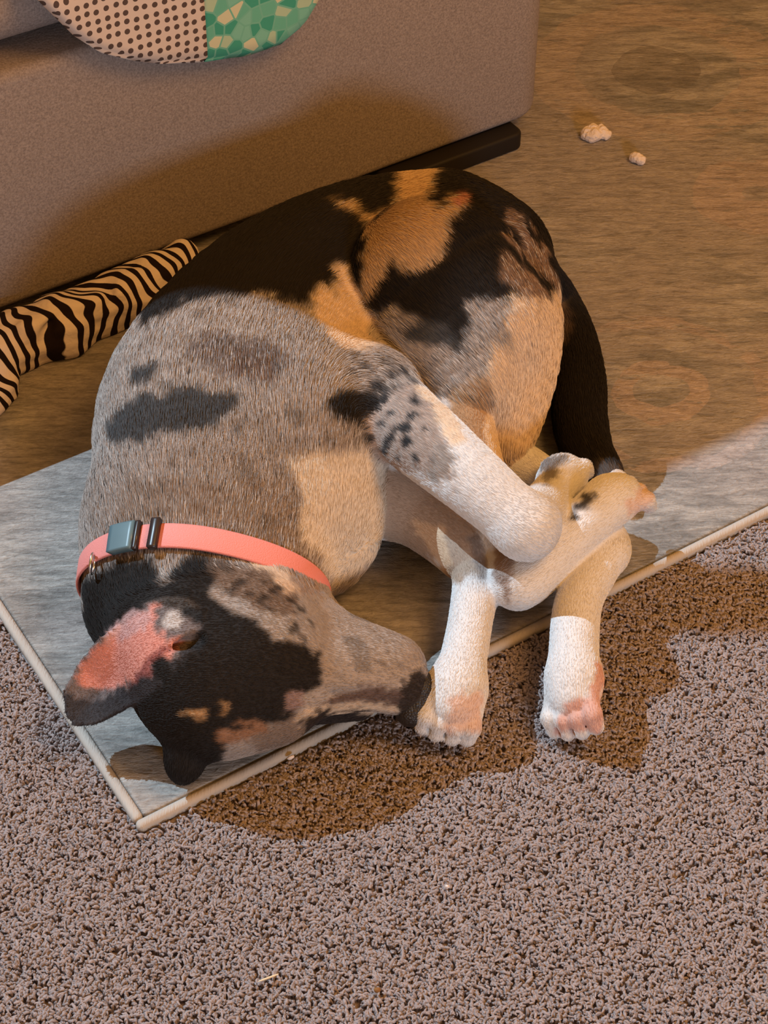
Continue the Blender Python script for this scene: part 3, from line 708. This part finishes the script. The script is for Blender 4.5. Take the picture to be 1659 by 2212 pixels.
# ---- collar: cut plane through the neck, band laid just over the coat
def collar():
    A = G(370, 1165, .160); B = G(212, 1262, .070); Cc = G(648, 1300, .070)
    ax = np.cross(B-A, Cc-A); ax /= np.linalg.norm(ax)
    if ax[1] < 0: ax = -ax
    c_ = (A+B+Cc)/3; e1 = (Cc-B)-ax*((Cc-B)@ax); e1 /= np.linalg.norm(e1); e2 = np.cross(ax, e1)
    if e2[2] < 0: e2 = -e2
    prs = [p for p in CH_ if p[0] in ('neck', 'torso')]
    def sd(P):
        o = np.full(len(P), .08)
        for g, segs, k in prs:
            o = smin(o, np.min([seg_dist(P, a, b, ra, rb) for a, b, ra, rb in segs], axis=0), k)
        return o
    n = 120; th = np.linspace(0, 2*math.pi, n, endpoint=False); D_ = np.cos(th)[:, None]*e1+np.sin(th)[:, None]*e2
    wd_ = .0115; rings = []
    for s_ in np.linspace(-1, 1, 5):
        t = np.full(n, .02)
        for it in range(60): t = t+np.maximum(sd(c_+ax*wd_*s_+D_*t[:, None]), -.02)*-.7*0+np.clip(-sd(c_+ax*wd_*s_+D_*t[:, None]), -.01, .01)*.7
        rings.append(t)
    T = np.array(rings); T = .6*T.mean(0)[None]+.4*T
    for it in range(14): T = (np.roll(T, 1, 1)+np.roll(T, -1, 1)+2*T)/4
    def pt(i, s_, off): 
        k = (s_+1)*2; k0 = int(min(3, math.floor(k))); fr = k-k0; r_ = T[k0, i % n]*(1-fr)+T[k0+1, i % n]*fr
        p = c_+ax*wd_*s_+D_[i % n]*(r_+off); p = p.copy(); p[2] = max(p[2], .0128); return p
    def band(name, i0, i1, s0, s1, lo, hi, mat, parent, closed=False):
        Vv = []; Ff = []; m = i1-i0+(0 if closed else 1)
        prof = [(s0, lo), (s0, hi-.0006), (s0+(s1-s0)*.06, hi), (s0+(s1-s0)*.5, hi+.0002), (s1-(s1-s0)*.06, hi), (s1, hi-.0006), (s1, lo)]; K = len(prof)
        for i in range(m):
            for s_, o in prof: Vv.append(pt(i0+i, s_, o))
        for i in range(m if closed else m-1):
            j = (i+1) % m
            for k in range(K): Ff.append((i*K+k, i*K+(k+1) % K, j*K+(k+1) % K, j*K+k))
        if not closed: Ff.append(tuple(range(K))[::-1]); Ff.append(tuple((m-1)*K+k for k in range(K)))
        return mesh(name, Vv, Ff, mat, parent)
    cn = NT('pink_webbing', .6, .3); cn.color((.80, .27, .24)); cn.bump(cn.noise(cn.coord(), 900, 2), .0005)
    bp = NT('slate_plastic', .4, .5); bp.color((.10, .17, .20)); dk = NT('dark_metal', .35, .5); dk.color((.03, .02, .02)); mt = NT('steel', .25, .5); mt.color((.7, .7, .7)); mt.b.inputs['Metallic'].default_value = 1
    col = band('collar', 0, n, -1, 1, .003, .0055, cn.m, dog, True); col['label'] = 'pink webbing collar'
    # locate band stations by their place along the visible arc
    P = np.array([pt(i, 0, .006) for i in range(n)]); X, Y = proj(P)
    vis = (D_@(-FWD)) > -.3
    def st(xp): return int(np.argmin(np.where(vis, np.abs(X-xp), 1e9)))
    i1, i0 = sorted((st(243), st(290)))[::-1]
    band('buckle', i0, i1, -1.15, 1.15, .004, .012, bp.m, col)['label'] = 'slate blue side release buckle'
    a, b = sorted((st(296), st(303))); band('slide', a, max(b, a+1), -1.2, 1.2, .0045, .010, dk.m, col)
    a, b = sorted((st(330), st(344))); band('slide', a, max(b, a+1), -1.25, 1.25, .0045, .011, dk.m, col)
    # small steel ring at the side of the neck
    i = st(208); cp_ = pt(i, -1.4, .006); Vv = []; Ff = []
    for k in range(24):
        an = 2*math.pi*k/24; c2 = cp_+ax*math.cos(an)*.008+np.array([0, 0, 1])*math.sin(an)*.008
        for j in range(8): bn = 2*math.pi*j/8; rad_ = ax*math.cos(an)+np.array([0, 0, 1])*math.sin(an); Vv.append(c2+rad_*math.cos(bn)*.0013+np.cross(ax, (0, 0, 1))*math.sin(bn)*.0013)
    for k in range(24):
        for j in range(8): Ff.append((k*8+j, k*8+(j+1) % 8, ((k+1) % 24)*8+(j+1) % 8, ((k+1) % 24)*8+j))
    mesh('ring', Vv, Ff, mt.m, col)
collar()

# ------------------------------------------------------------------ bits on the carpet
def crumb(px, py, sx, sy, label, mat, name, cat, rot=0):
    c_ = G(px, py, .0125); Vv = []; Ff = []; K = 6; R_ = 8
    for i in range(K+1):
        a = math.pi*i/K
        for j in range(R_):
            b = 2*math.pi*j/R_; k = 1+.25*math.sin(3*b+i); x = -math.cos(a)*sx; y = math.sin(a)*math.cos(b)*sy*k; z = math.sin(a)*math.sin(b)*sy*k
            Vv.append(c_+np.array([x*math.cos(rot)-y*math.sin(rot), x*math.sin(rot)+y*math.cos(rot), z]))
    for i in range(K):
        for j in range(R_): Ff.append((i*R_+j, i*R_+(j+1) % R_, (i+1)*R_+(j+1) % R_, (i+1)*R_+j))
    tag(mesh(name, Vv, Ff, mat), label, cat)
straw = NT('straw', .7, .2); straw.color((.75, .62, .42)); oc = NT('brown_crumb', .8, .2); oc.color((.25, .12, .04))
crumb(580, 2112, .009, .0009, 'thin pale straw lying on the carpet at the front', straw.m, 'straw', 'straw', .4)
crumb(966, 1915, .0018, .0018, 'tiny white crumb on the open carpet below the dog', wf.m, 'crumb', 'crumb')
crumb(628, 1636, .0035, .0018, 'tiny pale crumb on the carpet against the rug edge', wf.m, 'crumb', 'crumb', .5)
crumb(815, 2138, .0028, .0022, 'small brown crumb on the carpet near the straw', oc.m, 'crumb', 'crumb')
